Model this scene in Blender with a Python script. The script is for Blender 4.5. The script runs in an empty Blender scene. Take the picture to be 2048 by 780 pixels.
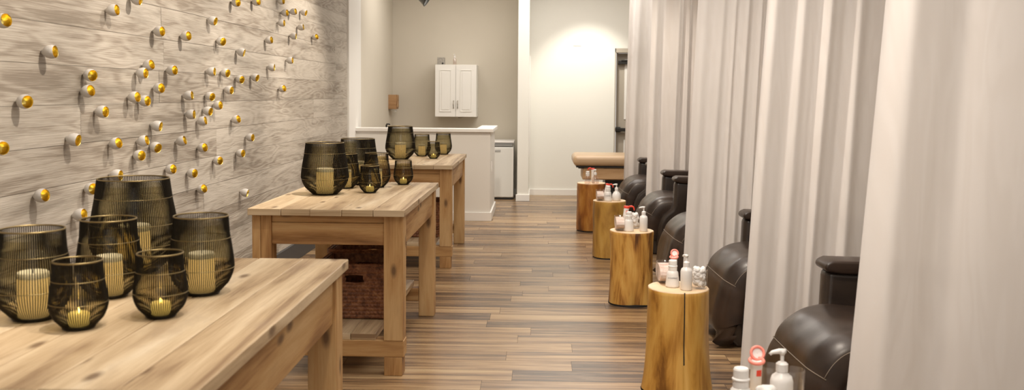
import bpy, bmesh, math, random
from mathutils import Vector, Matrix, noise as mn
random.seed(7)
S = bpy.context.scene
COL = S.collection
PI = math.pi

# ------------------------------------------------------------------ camera
F, CX, CY0, H = 1900.0, 1024.0, 303.0, 1.45
pitch, yaw, roll = math.atan((CY0-187)/F), math.atan((1075-CX)/F), math.radians(.45)
fwd = Vector((-math.sin(yaw)*math.cos(pitch), math.cos(yaw)*math.cos(pitch), -math.sin(pitch)))
rt = Vector((math.cos(yaw), math.sin(yaw), 0))
dn = fwd.cross(rt)
r2 = rt*math.cos(roll) - dn*math.sin(roll)
d2 = dn*math.cos(roll) + rt*math.sin(roll)
cam = bpy.data.cameras.new('camera'); co = bpy.data.objects.new('camera', cam); COL.objects.link(co)
co.matrix_world = Matrix(((r2.x, -d2.x, -fwd.x, 0), (r2.y, -d2.y, -fwd.y, 0), (r2.z, -d2.z, -fwd.z, H), (0, 0, 0, 1)))
cam.sensor_width = 36; cam.lens = F/2048*36; cam.shift_y = -(390-CY0)/2048
cam.clip_start = .05
cam.dof.use_dof = True; cam.dof.focus_distance = 6.0; cam.dof.aperture_fstop = 4.5
S.camera = co

# ------------------------------------------------------------------ light and exposure
S.view_settings.view_transform = 'Standard'; S.view_settings.look = 'None'
S.view_settings.exposure = 0.45; S.view_settings.gamma = 1.0; S.view_settings.use_curve_mapping = False
w = bpy.data.worlds.new('world'); S.world = w; w.use_nodes = True
w.node_tree.nodes['Background'].inputs[0].default_value = (1, .93, .85, 1)
w.node_tree.nodes['Background'].inputs[1].default_value = .55

WARM = (1, .88, .745); NEUT = (1, .94, .87)
def spot(loc, target, power, ang=75, blend=.7, size=.05, col=WARM):
    l = bpy.data.lights.new('spot', 'SPOT'); l.energy = power; l.spot_size = math.radians(ang); l.spot_blend = blend
    l.shadow_soft_size = size; l.color = col
    o = bpy.data.objects.new('ceiling_spot_light', l); COL.objects.link(o)
    o.location = loc; o.rotation_euler = (Vector(target)-Vector(loc)).to_track_quat('-Z', 'Y').to_euler()
def area(loc, sx, sy, power, col=NEUT, rot=(0, 0, 0)):
    l = bpy.data.lights.new('area', 'AREA'); l.shape = 'RECTANGLE'; l.size = sx; l.size_y = sy; l.energy = power; l.color = col
    o = bpy.data.objects.new('added_fill_light', l); COL.objects.link(o); o.location = loc; o.rotation_euler = rot  # added soft fill lamp, not a fixture of the room
for y in (2.2, 3.7, 5.2, 6.7, 8.2):                 # wall washers for the plank wall
    spot((-.75, y, 3.1), (-2.08, y+.15, 1.30), 135, 66, .7, .02)
for y in (1.6, 2.7, 5.2, 8.4):                       # over the tables
    spot((-.35, y-.5, 3.1), (-.95, y, .86), 55, 60, .8, .05)
for y in (2.2, 3.9, 5.7, 7.6, 9.6):                  # over the stumps and chairs
    spot((.15, y-1.0, 3.1), (1.1, y, .9), 100, 80, .8, .05)
spot((.70, 12.55, 3.12), (.70, 13.4, .75), 82, 76, .6, .05, (1, .95, .84))
spot((-.5, 9.0, 3.1), (-1.1, 10.7, .8), 110, 70, .8, .05)  # added spot that brightens the white half wall
area((.3, 4.5, 3.18), 2.2, 7, 75)  # added general fill over tables and chairs
area((.4, 11.2, 3.18), 1.6, 2.5, 55)  # added fill for the far end
area((-1.2, 11.9, 3.18), 1.0, 1.0, 16)  # added fill that lifts the dark alcove

# ------------------------------------------------------------------ materials
def N(nt, t, **kw):
    n = nt.nodes.new(t)
    for k, v in kw.items():
        if k.startswith('i_'):
            key = k[2:]; key = int(key) if key.isdigit() else key.replace('_', ' ')
            n.inputs[key].default_value = v
        else: setattr(n, k, v)
    return n
def mat(name, col=(.8, .8, .8), rough=.5, metal=0, spec=.5, **kw):
    m = bpy.data.materials.new(name); m.use_nodes = True
    b = m.node_tree.nodes['Principled BSDF']
    b.inputs['Base Color'].default_value = (*col, 1); b.inputs['Roughness'].default_value = rough
    b.inputs['Metallic'].default_value = metal; b.inputs['Specular IOR Level'].default_value = spec
    for k, v in kw.items(): b.inputs[k.replace('_', ' ')].default_value = v
    return m
def ramp(nt, stops):
    r = nt.nodes.new('ShaderNodeValToRGB'); e = r.color_ramp.elements
    while len(e) < len(stops): e.new(.5)
    for i, (p, c) in enumerate(stops): e[i].position = p; e[i].color = (*c, 1) if len(c) == 3 else c
    return r
def mottle(name, c1, c2, scale, rough=.6, bump=0, detail=4, coord='Object', **kw):
    m = mat(name, c1, rough, **kw); nt = m.node_tree; b = nt.nodes['Principled BSDF']
    tc = N(nt, 'ShaderNodeTexCoord'); mp = N(nt, 'ShaderNodeMapping')
    sc = scale if isinstance(scale, tuple) else (scale,)*3
    mp.inputs['Scale'].default_value = sc
    nz = N(nt, 'ShaderNodeTexNoise', i_Scale=1, i_Detail=detail)
    r = ramp(nt, [(.3, c1), (.7, c2)])
    L = nt.links.new
    L(tc.outputs[coord], mp.inputs[0]); L(mp.outputs[0], nz.inputs['Vector']); L(nz.outputs[0], r.inputs[0]); L(r.outputs[0], b.inputs['Base Color'])
    if bump:
        bp = N(nt, 'ShaderNodeBump', i_Strength=bump, i_Distance=.01); L(nz.outputs[0], bp.inputs['Height']); L(bp.outputs[0], b.inputs['Normal'])
    return m
def wood(name, stops, rough=.55, su=.9, sv=9, fine=.25, knots=.8, rings=0, var=.25, bump=.15, blotch=None, spec=.4, dist=.0, rw=.09, bs=(2.2, 6), kn_col=(.13, .07, .035)):
    """grain along UV.x (metres); per-board value offset from the face attribute 'rnd'"""
    m = mat(name, (.5, .4, .3), rough, spec=spec); nt = m.node_tree; b = nt.nodes['Principled BSDF']; L = nt.links.new
    uv = N(nt, 'ShaderNodeUVMap')
    mp = N(nt, 'ShaderNodeMapping'); mp.inputs['Scale'].default_value = (su, sv, 1)
    L(uv.outputs[0], mp.inputs[0])
    n1 = N(nt, 'ShaderNodeTexNoise', i_Scale=1, i_Detail=6, i_Roughness=.6, i_Distortion=.6+dist); L(mp.outputs[0], n1.inputs['Vector'])
    fac = n1.outputs[0]
    if rings:
        mr = N(nt, 'ShaderNodeMapping'); mr.inputs['Scale'].default_value = (su*1.3, sv*.75, 1); L(uv.outputs[0], mr.inputs[0])
        nr = N(nt, 'ShaderNodeTexNoise', i_Scale=1, i_Detail=2.5, i_Roughness=.45, i_Distortion=.3); L(mr.outputs[0], nr.inputs['Vector'])
        mu = N(nt, 'ShaderNodeMath', operation='MULTIPLY', i_1=rings); L(nr.outputs[0], mu.inputs[0])
        sn = N(nt, 'ShaderNodeMath', operation='SINE'); L(mu.outputs[0], sn.inputs[0])
        ma = N(nt, 'ShaderNodeMath', operation='MULTIPLY_ADD', i_1=rw); L(sn.outputs[0], ma.inputs[0]); L(fac, ma.inputs[2]); fac = ma.outputs[0]
    mf = N(nt, 'ShaderNodeMapping'); mf.inputs['Scale'].default_value = (6, 190, 1); L(uv.outputs[0], mf.inputs[0])
    nf = N(nt, 'ShaderNodeTexNoise', i_Scale=1, i_Detail=3); L(mf.outputs[0], nf.inputs['Vector'])
    a = N(nt, 'ShaderNodeMath', operation='SUBTRACT', i_1=.5); L(nf.outputs[0], a.inputs[0])
    a2 = N(nt, 'ShaderNodeMath', operation='MULTIPLY_ADD', i_1=fine); L(a.outputs[0], a2.inputs[0]); L(fac, a2.inputs[2])
    at = N(nt, 'ShaderNodeAttribute', attribute_name='rnd')
    a3 = N(nt, 'ShaderNodeMath', operation='MULTIPLY_ADD', i_1=var); L(at.outputs['Fac'], a3.inputs[0]); L(a2.outputs[0], a3.inputs[2])
    a4 = N(nt, 'ShaderNodeMath', operation='SUBTRACT', i_1=var/2); L(a3.outputs[0], a4.inputs[0])
    r = ramp(nt, stops); L(a4.outputs[0], r.inputs[0]); c = r.outputs[0]
    if blotch:
        mb = N(nt, 'ShaderNodeMapping'); mb.inputs['Scale'].default_value = (*bs, 1); L(uv.outputs[0], mb.inputs[0])
        nb = N(nt, 'ShaderNodeTexNoise', i_Scale=1, i_Detail=5, i_Roughness=.65); L(mb.outputs[0], nb.inputs['Vector'])
        rb = ramp(nt, [(.54, (0, 0, 0)), (.72, (blotch[3],)*3)]); L(nb.outputs[0], rb.inputs[0])
        mx = N(nt, 'ShaderNodeMix', data_type='RGBA'); L(rb.outputs[0], mx.inputs[0]); L(c, mx.inputs[6]); mx.inputs[7].default_value = (*blotch[:3], 1); c = mx.outputs[2]
    if knots:
        mk = N(nt, 'ShaderNodeMapping'); mk.inputs['Scale'].default_value = (2.2, 5.2, 1); L(uv.outputs[0], mk.inputs[0])
        vo = N(nt, 'ShaderNodeTexVoronoi', i_Scale=1, voronoi_dimensions='2D'); L(mk.outputs[0], vo.inputs['Vector'])
        rk = ramp(nt, [(.035, (knots,)*3), (.10, (0, 0, 0))]); L(vo.outputs['Distance'], rk.inputs[0])
        mx = N(nt, 'ShaderNodeMix', data_type='RGBA'); L(rk.outputs[0], mx.inputs[0]); L(c, mx.inputs[6]); mx.inputs[7].default_value = (*kn_col, 1); c = mx.outputs[2]
    L(c, b.inputs['Base Color'])
    if bump:
        bp = N(nt, 'ShaderNodeBump', i_Strength=bump, i_Distance=.004); L(a2.outputs[0], bp.inputs['Height']); L(bp.outputs[0], b.inputs['Normal'])
    return m

M = {}
M['top'] = wood('pale_pine', [(.28, (.28, .18, .10)), (.42, (.50, .365, .22)), (.55, (.65, .51, .335)), (.75, (.75, .63, .46))], .5, .8, 8, .25, .8, 10, .14, .1, (.36, .26, .18, .55))
M['pine'] = wood('honey_pine', [(.25, (.17, .078, .026)), (.42, (.35, .18, .065)), (.56, (.52, .305, .125)), (.76, (.64, .43, .21))], .55, .9, 9, .22, .85, 14, .16, .12, (.30, .16, .08, .3))
M['floor'] = wood('floor_vinyl', [(.30, (.060, .038, .024)), (.42, (.135, .086, .052)), (.51, (.25, .155, .080)), (.60, (.36, .23, .12)), (.74, (.50, .36, .20))], .30, .7, 15, .45, 0, 0, .22, .05, (.42, .31, .20, .35), spec=.5)
M['wallwood'] = wood('grey_plank', [(.30, (.26, .22, .175)), (.42, (.36, .315, .26)), (.54, (.44, .395, .335)), (.75, (.51, .465, .40))], .7, .7, 8, .55, 0, 75, .22, .8, (.17, .145, .112, .75), dist=.15, rw=.075, bs=(.65, 5))
M['oak'] = wood('oak_veneer', [(.3, (.36, .21, .10)), (.5, (.52, .33, .17)), (.7, (.62, .42, .24))], .5, 1, 12, .2, 0, 0, .1, .05)
M['dispenser'] = wood('walnut_dispenser', [(.3, (.22, .11, .045)), (.5, (.36, .20, .09)), (.7, (.45, .27, .13))], .5, 2, 16, .2, 0, 0, .1, .05)
M['white'] = mat('white_paint', (.80, .78, .73), .55)
M['trim'] = mat('white_trim', (.84, .82, .78), .4)
M['white_wall'] = mottle('white_wall_paint', (.80, .79, .73), (.83, .82, .76), .7, .7)
M['greige'] = mottle('greige_wall_paint', (.58, .53, .44), (.62, .57, .48), .8, .75)
M['ceiling'] = mat('ceiling_paint', (.8, .78, .74), .8)
M['slate'] = mat('dark_slate_trim', (.05, .05, .052), .5)
M['black'] = mat('black_plastic', (.015, .014, .013), .4)
M['blackmetal'] = mat('black_metal', (.02, .018, .015), .35, .6)
M['bronze'] = mat('dark_bronze_wire', (.022, .017, .010), .42, .55)
M['brass'] = mat('antique_brass', (.30, .23, .11), .4, 1)
M['gold'] = mottle('gold_leaf', (.90, .74, .24), (.78, .60, .13), 60, .30, .25, metal=1)
M['porcelain'] = mat('matte_porcelain', (.58, .555, .52), .5)
M['chrome'] = mat('chrome', (.75, .75, .75), .15, 1)
M['nickel'] = mat('brushed_nickel', (.35, .31, .25), .35, 1)
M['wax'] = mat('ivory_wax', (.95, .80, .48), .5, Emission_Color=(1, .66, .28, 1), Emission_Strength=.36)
M['waxtop'] = mat('spotlit_top_wax', (.90, .85, .74), .5)  # spot light on candle tops painted in as a whiter wax colour
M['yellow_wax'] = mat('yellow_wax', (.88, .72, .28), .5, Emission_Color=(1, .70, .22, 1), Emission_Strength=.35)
M['flame'] = mat('flame', (1, .8, .3), .5, Emission_Color=(1, .62, .16, 1), Emission_Strength=9)
M['white_plastic'] = mat('white_plastic', (.83, .81, .79), .35)
M['milky'] = mat('milky_plastic', (.80, .78, .76), .3)
M['red'] = mat('coral_red_plastic', (.80, .07, .04), .35)
M['coral'] = mat('coral_translucent_plastic', (.90, .28, .22), .35)
M['cotton'] = mottle('cotton_wool', (.86, .84, .82), (.80, .78, .76), 90, .95, .6)
M['pad'] = mottle('cotton_rounds', (.70, .50, .42), (.86, .78, .72), (20, 20, 160), .9, .2)
M['leather'] = mottle('dark_brown_leather', (.020, .014, .011), (.034, .023, .017), 14, .30, .12, 5, spec=.6)
M['leather_pad'] = mottle('brown_black_leather', (.020, .013, .010), (.044, .026, .017), 8, .33, .12, 6, spec=.5)
M['thread'] = mat('tan_thread', (.22, .175, .135), .7)
M['tan'] = mottle('tan_vinyl', (.50, .35, .21), (.56, .40, .25), 3, .32, .02)
M['fridge'] = mat('fridge_enamel', (.74, .74, .70), .3)
M['grey'] = mat('grey_plastic', (.28, .28, .27), .4)
M['ink'] = mat('ink', (.12, .12, .14), .6)
M['paper'] = mat('paper_label', (.78, .77, .75), .6)
M['door'] = mat('taupe_door_paint', (.44, .39, .32), .5)
M['shade'] = mat('grey_lamp_metal', (.10, .10, .09), .4, .3)
M['rubber'] = mat('black_rubber', (.012, .011, .01), .7)

def glassm(name, tint, gl=.08, rough=.05, gcol=(1, 1, 1)):
    m = bpy.data.materials.new(name); m.use_nodes = True; nt = m.node_tree; nt.nodes.clear(); L = nt.links.new
    o = N(nt, 'ShaderNodeOutputMaterial'); t = N(nt, 'ShaderNodeBsdfTransparent'); t.inputs[0].default_value = (*tint, 1)
    g = N(nt, 'ShaderNodeBsdfGlossy'); g.inputs['Roughness'].default_value = rough; g.inputs[0].default_value = (*gcol, 1)
    lw = N(nt, 'ShaderNodeLayerWeight', i_Blend=.5); pw = N(nt, 'ShaderNodeMath', operation='POWER', i_1=5); mu = N(nt, 'ShaderNodeMath', operation='MULTIPLY_ADD', i_1=.45, i_2=gl)
    mx = N(nt, 'ShaderNodeMixShader'); L(lw.outputs['Facing'], pw.inputs[0]); L(pw.outputs[0], mu.inputs[0]); L(mu.outputs[0], mx.inputs[0])
    L(t.outputs[0], mx.inputs[1]); L(g.outputs[0], mx.inputs[2]); L(mx.outputs[0], o.inputs[0]); return m
M['amber_glass'] = glassm('smoked_amber_glass', (.83, .77, .56), .05, .08)
M['glass'] = glassm('clear_glass', (.96, .955, .95), .02, .03)
M['clearpl'] = glassm('clear_pink_plastic', (.90, .84, .82), .10, .15)

def curtain_mat():
    m = bpy.data.materials.new('sheer_curtain_fabric'); m.use_nodes = True; nt = m.node_tree; nt.nodes.clear(); L = nt.links.new
    o = N(nt, 'ShaderNodeOutputMaterial'); d = N(nt, 'ShaderNodeBsdfDiffuse'); t = N(nt, 'ShaderNodeBsdfTranslucent'); tr = N(nt, 'ShaderNodeBsdfTransparent')
    tc = N(nt, 'ShaderNodeTexCoord'); mp = N(nt, 'ShaderNodeMapping'); mp.inputs['Scale'].default_value = (9, 3, 1.3)
    n1 = N(nt, 'ShaderNodeTexNoise', i_Scale=1, i_Detail=2, i_Distortion=.4)
    mu = N(nt, 'ShaderNodeMath', operation='MULTIPLY', i_1=38); sn = N(nt, 'ShaderNodeMath', operation='SINE')
    r = ramp(nt, [(0, (.865, .825, .80)), (1, (.90, .865, .845))])
    ma = N(nt, 'ShaderNodeMath', operation='MULTIPLY_ADD', i_1=.5, i_2=.5)
    L(tc.outputs['Object'], mp.inputs[0]); L(mp.outputs[0], n1.inputs['Vector']); L(n1.outputs[0], mu.inputs[0]); L(mu.outputs[0], sn.inputs[0]); L(sn.outputs[0], ma.inputs[0]); L(ma.outputs[0], r.inputs[0])
    L(r.outputs[0], d.inputs[0]); t.inputs[0].default_value = (.86, .81, .76, 1)
    a = N(nt, 'ShaderNodeMixShader'); a.inputs[0].default_value = .30; L(d.outputs[0], a.inputs[1]); L(t.outputs[0], a.inputs[2])
    b = N(nt, 'ShaderNodeMixShader'); b.inputs[0].default_value = .05; L(a.outputs[0], b.inputs[1]); L(tr.outputs[0], b.inputs[2]); L(b.outputs[0], o.inputs[0])
    return m
M['curtain'] = curtain_mat()

def wicker_mat():
    m = mat('wicker', (.1, .04, .02), .5, spec=.5); nt = m.node_tree; b = nt.nodes['Principled BSDF']; L = nt.links.new
    tc = N(nt, 'ShaderNodeTexCoord'); nz = N(nt, 'ShaderNodeTexNoise', i_Scale=38, i_Detail=4, i_Roughness=.7); L(tc.outputs['Object'], nz.inputs['Vector'])
    r = ramp(nt, [(.3, (.07, .026, .012)), (.5, (.24, .095, .042)), (.7, (.42, .20, .09))]); L(nz.outputs[0], r.inputs[0]); L(r.outputs[0], b.inputs['Base Color'])
    return m
M['wicker'] = wicker_mat()

def stump_mat(name, stops, su, sv):
    m = wood(name, stops, .42, su, sv, .10, 0, 14, .0, .12, spec=.5, dist=.9)
    return m
M['st1'] = stump_mat('orange_brown_log', [(.28, (.10, .032, .006)), (.45, (.27, .095, .015)), (.6, (.40, .17, .03)), (.8, (.54, .28, .07))], 2.2, 10)
M['st2'] = stump_mat('olive_gold_log', [(.28, (.17, .085, .02)), (.45, (.34, .175, .035)), (.6, (.48, .275, .06)), (.8, (.57, .36, .10))], 1.6, 7)
M['st3'] = stump_mat('streaky_gold_log', [(.33, (.10, .035, .007)), (.44, (.34, .15, .03)), (.56, (.58, .31, .07)), (.8, (.72, .46, .14))], 2.0, 12)
M['st4'] = stump_mat('golden_log', [(.32, (.20, .08, .012)), (.43, (.43, .205, .035)), (.57, (.60, .33, .072)), (.8, (.69, .44, .13))], 1.5, 9)
M['sttop'] = mottle('cut_log_end', (.70, .50, .31), (.80, .62, .42), 9, .5)

# ------------------------------------------------------------------ geometry helpers
def new_bm():
    bm = bmesh.new(); bm.loops.layers.uv.new('UVMap'); bm.faces.layers.float.new('rnd'); return bm
def box(bm, c, s, grain=0, mi=0, off=None, rotz=0):
    """box with centre c, size s; UV.x runs along axis `grain` in metres"""
    uvl = bm.loops.layers.uv.active; rl = bm.faces.layers.float['rnd']
    c = Vector(c); h = Vector(s)/2; rm = Matrix.Rotation(rotz, 3, 'Z')
    vs = [Vector((x, y, z)) for x in (-h.x, h.x) for y in (-h.y, h.y) for z in (-h.z, h.z)]
    bv = [bm.verts.new(c + rm @ v) for v in vs]
    ou, ov, rn = (random.uniform(0, 50), random.uniform(0, 50), random.random()) if off is None else off
    for ids, ax in (((0, 1, 3, 2), 0), ((4, 6, 7, 5), 0), ((0, 4, 5, 1), 1), ((2, 3, 7, 6), 1), ((0, 2, 6, 4), 2), ((1, 5, 7, 3), 2)):
        f = bm.faces.new([bv[i] for i in ids]); f.material_index = mi; f[rl] = rn
        for l, i in zip(f.loops, ids):
            v = vs[i]; ax2 = [a for a in (0, 1, 2) if a != ax]
            if grain in ax2:
                o = [a for a in ax2 if a != grain][0]; l[uvl].uv = (v[grain]+ou, v[o]+ov+ax*.37)
            else: l[uvl].uv = (v[ax2[0]]*.3+ou, v[ax2[1]]*.8+ov)
    return bv
def link(name, bm, mats, parent=None, loc=None, smooth=False, bevel=0, kind=None, rotz=0):
    me = bpy.data.meshes.new(name); bmesh.ops.recalc_face_normals(bm, faces=bm.faces); bm.to_mesh(me); bm.free()
    for m in (mats if isinstance(mats, (list, tuple)) else [mats]): me.materials.append(M[m] if isinstance(m, str) else m)
    if smooth: me.polygons.foreach_set('use_smooth', [True]*len(me.polygons))
    o = bpy.data.objects.new(name, me); COL.objects.link(o)
    if parent: o.parent = parent
    if loc is not None: o.location = loc
    if rotz: o.rotation_euler = (0, 0, rotz)
    if bevel:
        b = o.modifiers.new('bevel', 'BEVEL'); b.width = bevel; b.segments = 2; b.limit_method = 'ANGLE'
    if kind: o['kind'] = kind
    return o
def tag(o, label, cat=None, group=None):
    o['label'] = label
    if cat: o['category'] = cat
    if group: o['group'] = group
    return o
def thing(name, label, cat, loc=(0, 0, 0), rotz=0, group=None):
    o = bpy.data.objects.new(name, None); COL.objects.link(o); o.location = loc; o.rotation_euler = (0, 0, rotz); o.empty_display_size = .1
    return tag(o, label, cat, group)
def dup(root, loc=None, rotz=None, label=None, group=None, scale=None):
    def rec(o, p):
        c = o.copy(); COL.objects.link(c); c.parent = p
        for ch in o.children: rec(ch, c)
        return c
    r = rec(root, None)
    if loc is not None: r.location = loc
    if rotz is not None: r.rotation_euler = (0, 0, rotz)
    if label: r['label'] = label
    if group: r['group'] = group
    if scale: r.scale = scale
    return r
def lathe(bm, prof, seg=32, mtx=None, mi=0, cap0=False, cap1=False, rfun=None):
    rings = []
    for (r, z) in prof:
        ring = []
        for i in range(seg):
            a = 2*PI*i/seg; rr = rfun(a, z, r) if rfun else r
            v = Vector((rr*math.cos(a), rr*math.sin(a), z)); ring.append(bm.verts.new(mtx @ v if mtx else v))
        rings.append(ring)
    uvl = bm.loops.layers.uv.active; rl = bm.faces.layers.float.get('rnd')
    for k in range(len(rings)-1):
        for i in range(seg):
            j = (i+1) % seg
            f = bm.faces.new((rings[k][i], rings[k][j], rings[k+1][j], rings[k+1][i])); f.material_index = mi
            if uvl:
                R0 = max(p[0] for p in prof)
                us = ((prof[k][1], i), (prof[k][1], i+1), (prof[k+1][1], i+1), (prof[k+1][1], i))
                for l, (z, ii) in zip(f.loops, us): l[uvl].uv = (z, 2*PI*ii/seg*R0)
    if cap0: f = bm.faces.new(list(reversed(rings[0]))); f.material_index = mi
    if cap1: f = bm.faces.new(rings[-1]); f.material_index = mi
    return rings
def tube(bm, pts, r, seg=6, closed=False, mi=0, cap=True):
    pts = [Vector(p) for p in pts]; n = len(pts); rings = []
    for i, p in enumerate(pts):
        if closed: t = pts[(i+1) % n]-pts[i-1]
        else: t = pts[min(i+1, n-1)]-pts[max(i-1, 0)]
        t.normalize(); ref = Vector((0, 0, 1)) if abs(t.z) < .9 else Vector((1, 0, 0))
        u = t.cross(ref).normalized(); v = t.cross(u)
        rr = r[i] if isinstance(r, (list, tuple)) else r
        rings.append([bm.verts.new(p + u*rr*math.cos(2*PI*k/seg) + v*rr*math.sin(2*PI*k/seg)) for k in range(seg)])
    for i in range(n if closed else n-1):
        a, b = rings[i], rings[(i+1) % n]
        for k in range(seg):
            f = bm.faces.new((a[k], a[(k+1) % seg], b[(k+1) % seg], b[k])); f.material_index = mi
    if cap and not closed:
        bm.faces.new(list(reversed(rings[0]))).material_index = mi; bm.faces.new(rings[-1]).material_index = mi
def circ(r, z, n=48, cx=0, cy=0): return [(cx+r*math.cos(2*PI*i/n), cy+r*math.sin(2*PI*i/n), z) for i in range(n)]
def text_mesh(name, s, size, m, parent, loc, rot, depth=.0004):
    cu = bpy.data.curves.new(name, 'FONT'); cu.body = s; cu.size = size; cu.extrude = depth; cu.align_x = 'CENTER'
    t = bpy.data.objects.new('tmp', cu); COL.objects.link(t)
    me = bpy.data.meshes.new_from_object(t.evaluated_get(bpy.context.evaluated_depsgraph_get())); bpy.data.objects.remove(t)
    me.materials.clear(); me.materials.append(M[m]); o = bpy.data.objects.new(name, me); COL.objects.link(o)
    o.parent = parent; o.location = loc; o.rotation_euler = rot; return o
def simple(name, parts, mats, parent=None, loc=None, bevel=0, kind=None, rotz=0):
    bm = new_bm()
    for p in parts: box(bm, *p)
    return link(name, bm, mats, parent, loc, False, bevel, kind, rotz)

# ------------------------------------------------------------------ the room
XL, YF, ZC = -2.10, 13.54, 3.25
def floor():
    bm = new_bm(); uvl = bm.loops.layers.uv.active; rl = bm.faces.layers.float['rnd']
    y = -1.5; row = 0; g = .0007; ph = .183
    while y < 14.2:
        x = -2.3 - random.uniform(0, 1.2)
        while x < 3.6:
            x1 = x + 1.22; ou, ov, rn = random.uniform(0, 90), random.uniform(0, 90), random.random()
            vs = [(x+g, y+g), (x1-g, y+g), (x1-g, y+ph-g), (x+g, y+ph-g)]
            f = bm.faces.new([bm.verts.new((a, b, 0)) for a, b in vs]); f[rl] = rn
            for l, (a, b) in zip(f.loops, vs): l[uvl].uv = (a-x+ou, b-y+ov)
            x = x1
        y += ph; row += 1
    box(bm, (.6, 6.35, -.031), (6.2, 15.9, .06), 0, 1)
    link('floor', bm, ['floor', 'rubber'], kind='structure')
floor()
simple('ceiling', [((.6, 6.3, ZC+.05), (6.2, 15.6, .1))], 'ceiling', kind='structure')
def plank_wall():
    bm = new_bm(); uvl = bm.loops.layers.uv.active; rl = bm.faces.layers.float['rnd']
    z = 0.155; ph = .1755; g = .0012
    while z < ZC:
        y = -1.4 - random.uniform(0, 4); z1 = min(z+ph, ZC)
        while y < 10.32:
            y1 = min(y+4.5, 10.32)
            if y1 > -1.4:
                ou, ov, rn = random.uniform(0, 90), random.uniform(0, 90), random.random()
                ya = max(y, -1.4)
                d = random.uniform(0, .0015)
                vs = [(ya+g, z+g), (y1-g, z+g), (y1-g, z1-g), (ya+g, z1-g)]
                f = bm.faces.new([bm.verts.new((XL+.02+d, a, b)) for a, b in vs]); f[rl] = rn
                for l, (a, b) in zip(f.loops, vs): l[uvl].uv = (a-y+ou, b-z+ov)
            y = y1
        z = z1
    box(bm, (XL-.04, 4.46, ZC/2), (.118, 11.72, ZC), 1, 0)
    link('wall_left', bm, ['wallwood'], kind='structure')
plank_wall()
simple('baseboard_left', [((XL+.029, 4.4, .0775), (.018, 11.6, .155))], 'slate', kind='structure', bevel=.003)
simple('wall_left_far', [((XL-.04, 12.0, ZC/2), (.12, 3.36, ZC))], 'white_wall', kind='structure')
simple('trim_1', [((XL+.03, 10.58, ZC/2), (.02, .50, ZC)), ((XL+.0275, 10.95, ZC/2), (.015, .22, ZC))], 'trim', kind='structure', bevel=.003)
simple('wall_alcove', [((-1.2, YF+.05, ZC/2), (1.82, .1, ZC))], 'greige', kind='structure')
simple('wall_alcove_left', [((XL+.022, 12.30, ZC/2), (.004, 2.47, ZC))], 'greige', kind='structure')
# far white wall with a doorway
DX0, DX1, DZ = 1.085, 2.05, 2.10
simple('wall_far', [(((-.29+DX0)/2, YF+.05, ZC/2), (DX0+.29, .1, ZC)), (((DX1+3.3)/2, YF+.05, ZC/2), (3.3-DX1, .1, ZC)), (((DX0+DX1)/2, YF+.05, (DZ+ZC)/2), (DX1-DX0, .1, ZC-DZ))], 'white_wall', kind='structure')
simple('wall_partition', [((-.195, 13.16, ZC/2), (.15, .76, ZC))], 'white_wall', kind='structure')
simple('wall_right', [((3.35, 6.3, ZC/2), (.1, 15.5, ZC))], 'white_wall', kind='structure')
simple('baseboard_far', [(((-.12+DX0)/2, YF-.009, .045), (DX0+.12, .018, .09))], 'trim', kind='structure', bevel=.004)
simple('baseboard_partition', [((-.195, 12.771, .045), (.186, .018, .09)), ((-.111, 13.15, .045), (.018, .74, .09))], 'trim', kind='structure', bevel=.004)
simple('baseboard_alcove', [((-1.2, YF-.009, .045), (1.8, .018, .09))], 'trim', kind='structure', bevel=.004)
simple('trim_2', [((-.112, 13.15, 1.27), (.016, .42, 1.38)), ((-.108, 13.15, 1.27), (.012, .36, 1.32))], 'trim', kind='structure', bevel=.003)
# door
d = simple('door_1', [(((DX0+DX1)/2+.03, YF+.17, 1.02), (.94, .045, 2.03))], 'door', kind='structure', bevel=.003)
fr = simple('door_frame', [((DX0+.008, YF+.09, 1.05), (.016, .18, 2.10)), ((DX1-.02, YF+.10, 1.05), (.04, .2, 2.10)), (((DX0+DX1)/2, YF+.10, DZ-.03), (DX1-DX0, .2, .06)), ((DX0+.045, YF+.13, 1.03), (.02, .03, 2.04))], 'door', d, bevel=.003)
simple('door_panel', [((DX0+.46, YF+.143, 1.52), (.62, .012, .86)), ((DX0+.46, YF+.143, .45), (.62, .012, .70))], 'trim', d, bevel=.004)
simple('door_closer', [((1.27, YF+.11, 1.905), (.26, .07, .055)), ((1.33, YF+.07, 1.93), (.30, .02, .02))], 'black', d, bevel=.006)
simple('push_bar', [((1.42, YF+.09, .945), (.62, .05, .05)), ((1.15, YF+.12, .945), (.07, .06, .075)), ((1.72, YF+.12, .945), (.07, .06, .075))], 'black', d, bevel=.006)
# wall plate
t = thing('wall_plate', 'white square wall plate with round outlets high on the far white wall', 'wall plate', (.55, YF, 2.19))
simple('plate', [((0, -.004, 0), (.115, .008, .12))], 'trim', t, bevel=.003)
for dx in (-.027, .027):
    for dz in (-.027, .027):
        bm = new_bm(); lathe(bm, [(.016, -.002), (.016, .003), (.012, .004)], 16, Matrix.Translation((dx, -.008, dz)) @ Matrix.Rotation(PI/2, 4, 'X'), cap1=True)
        link('socket', bm, 'white_plastic', t, smooth=False)

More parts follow.
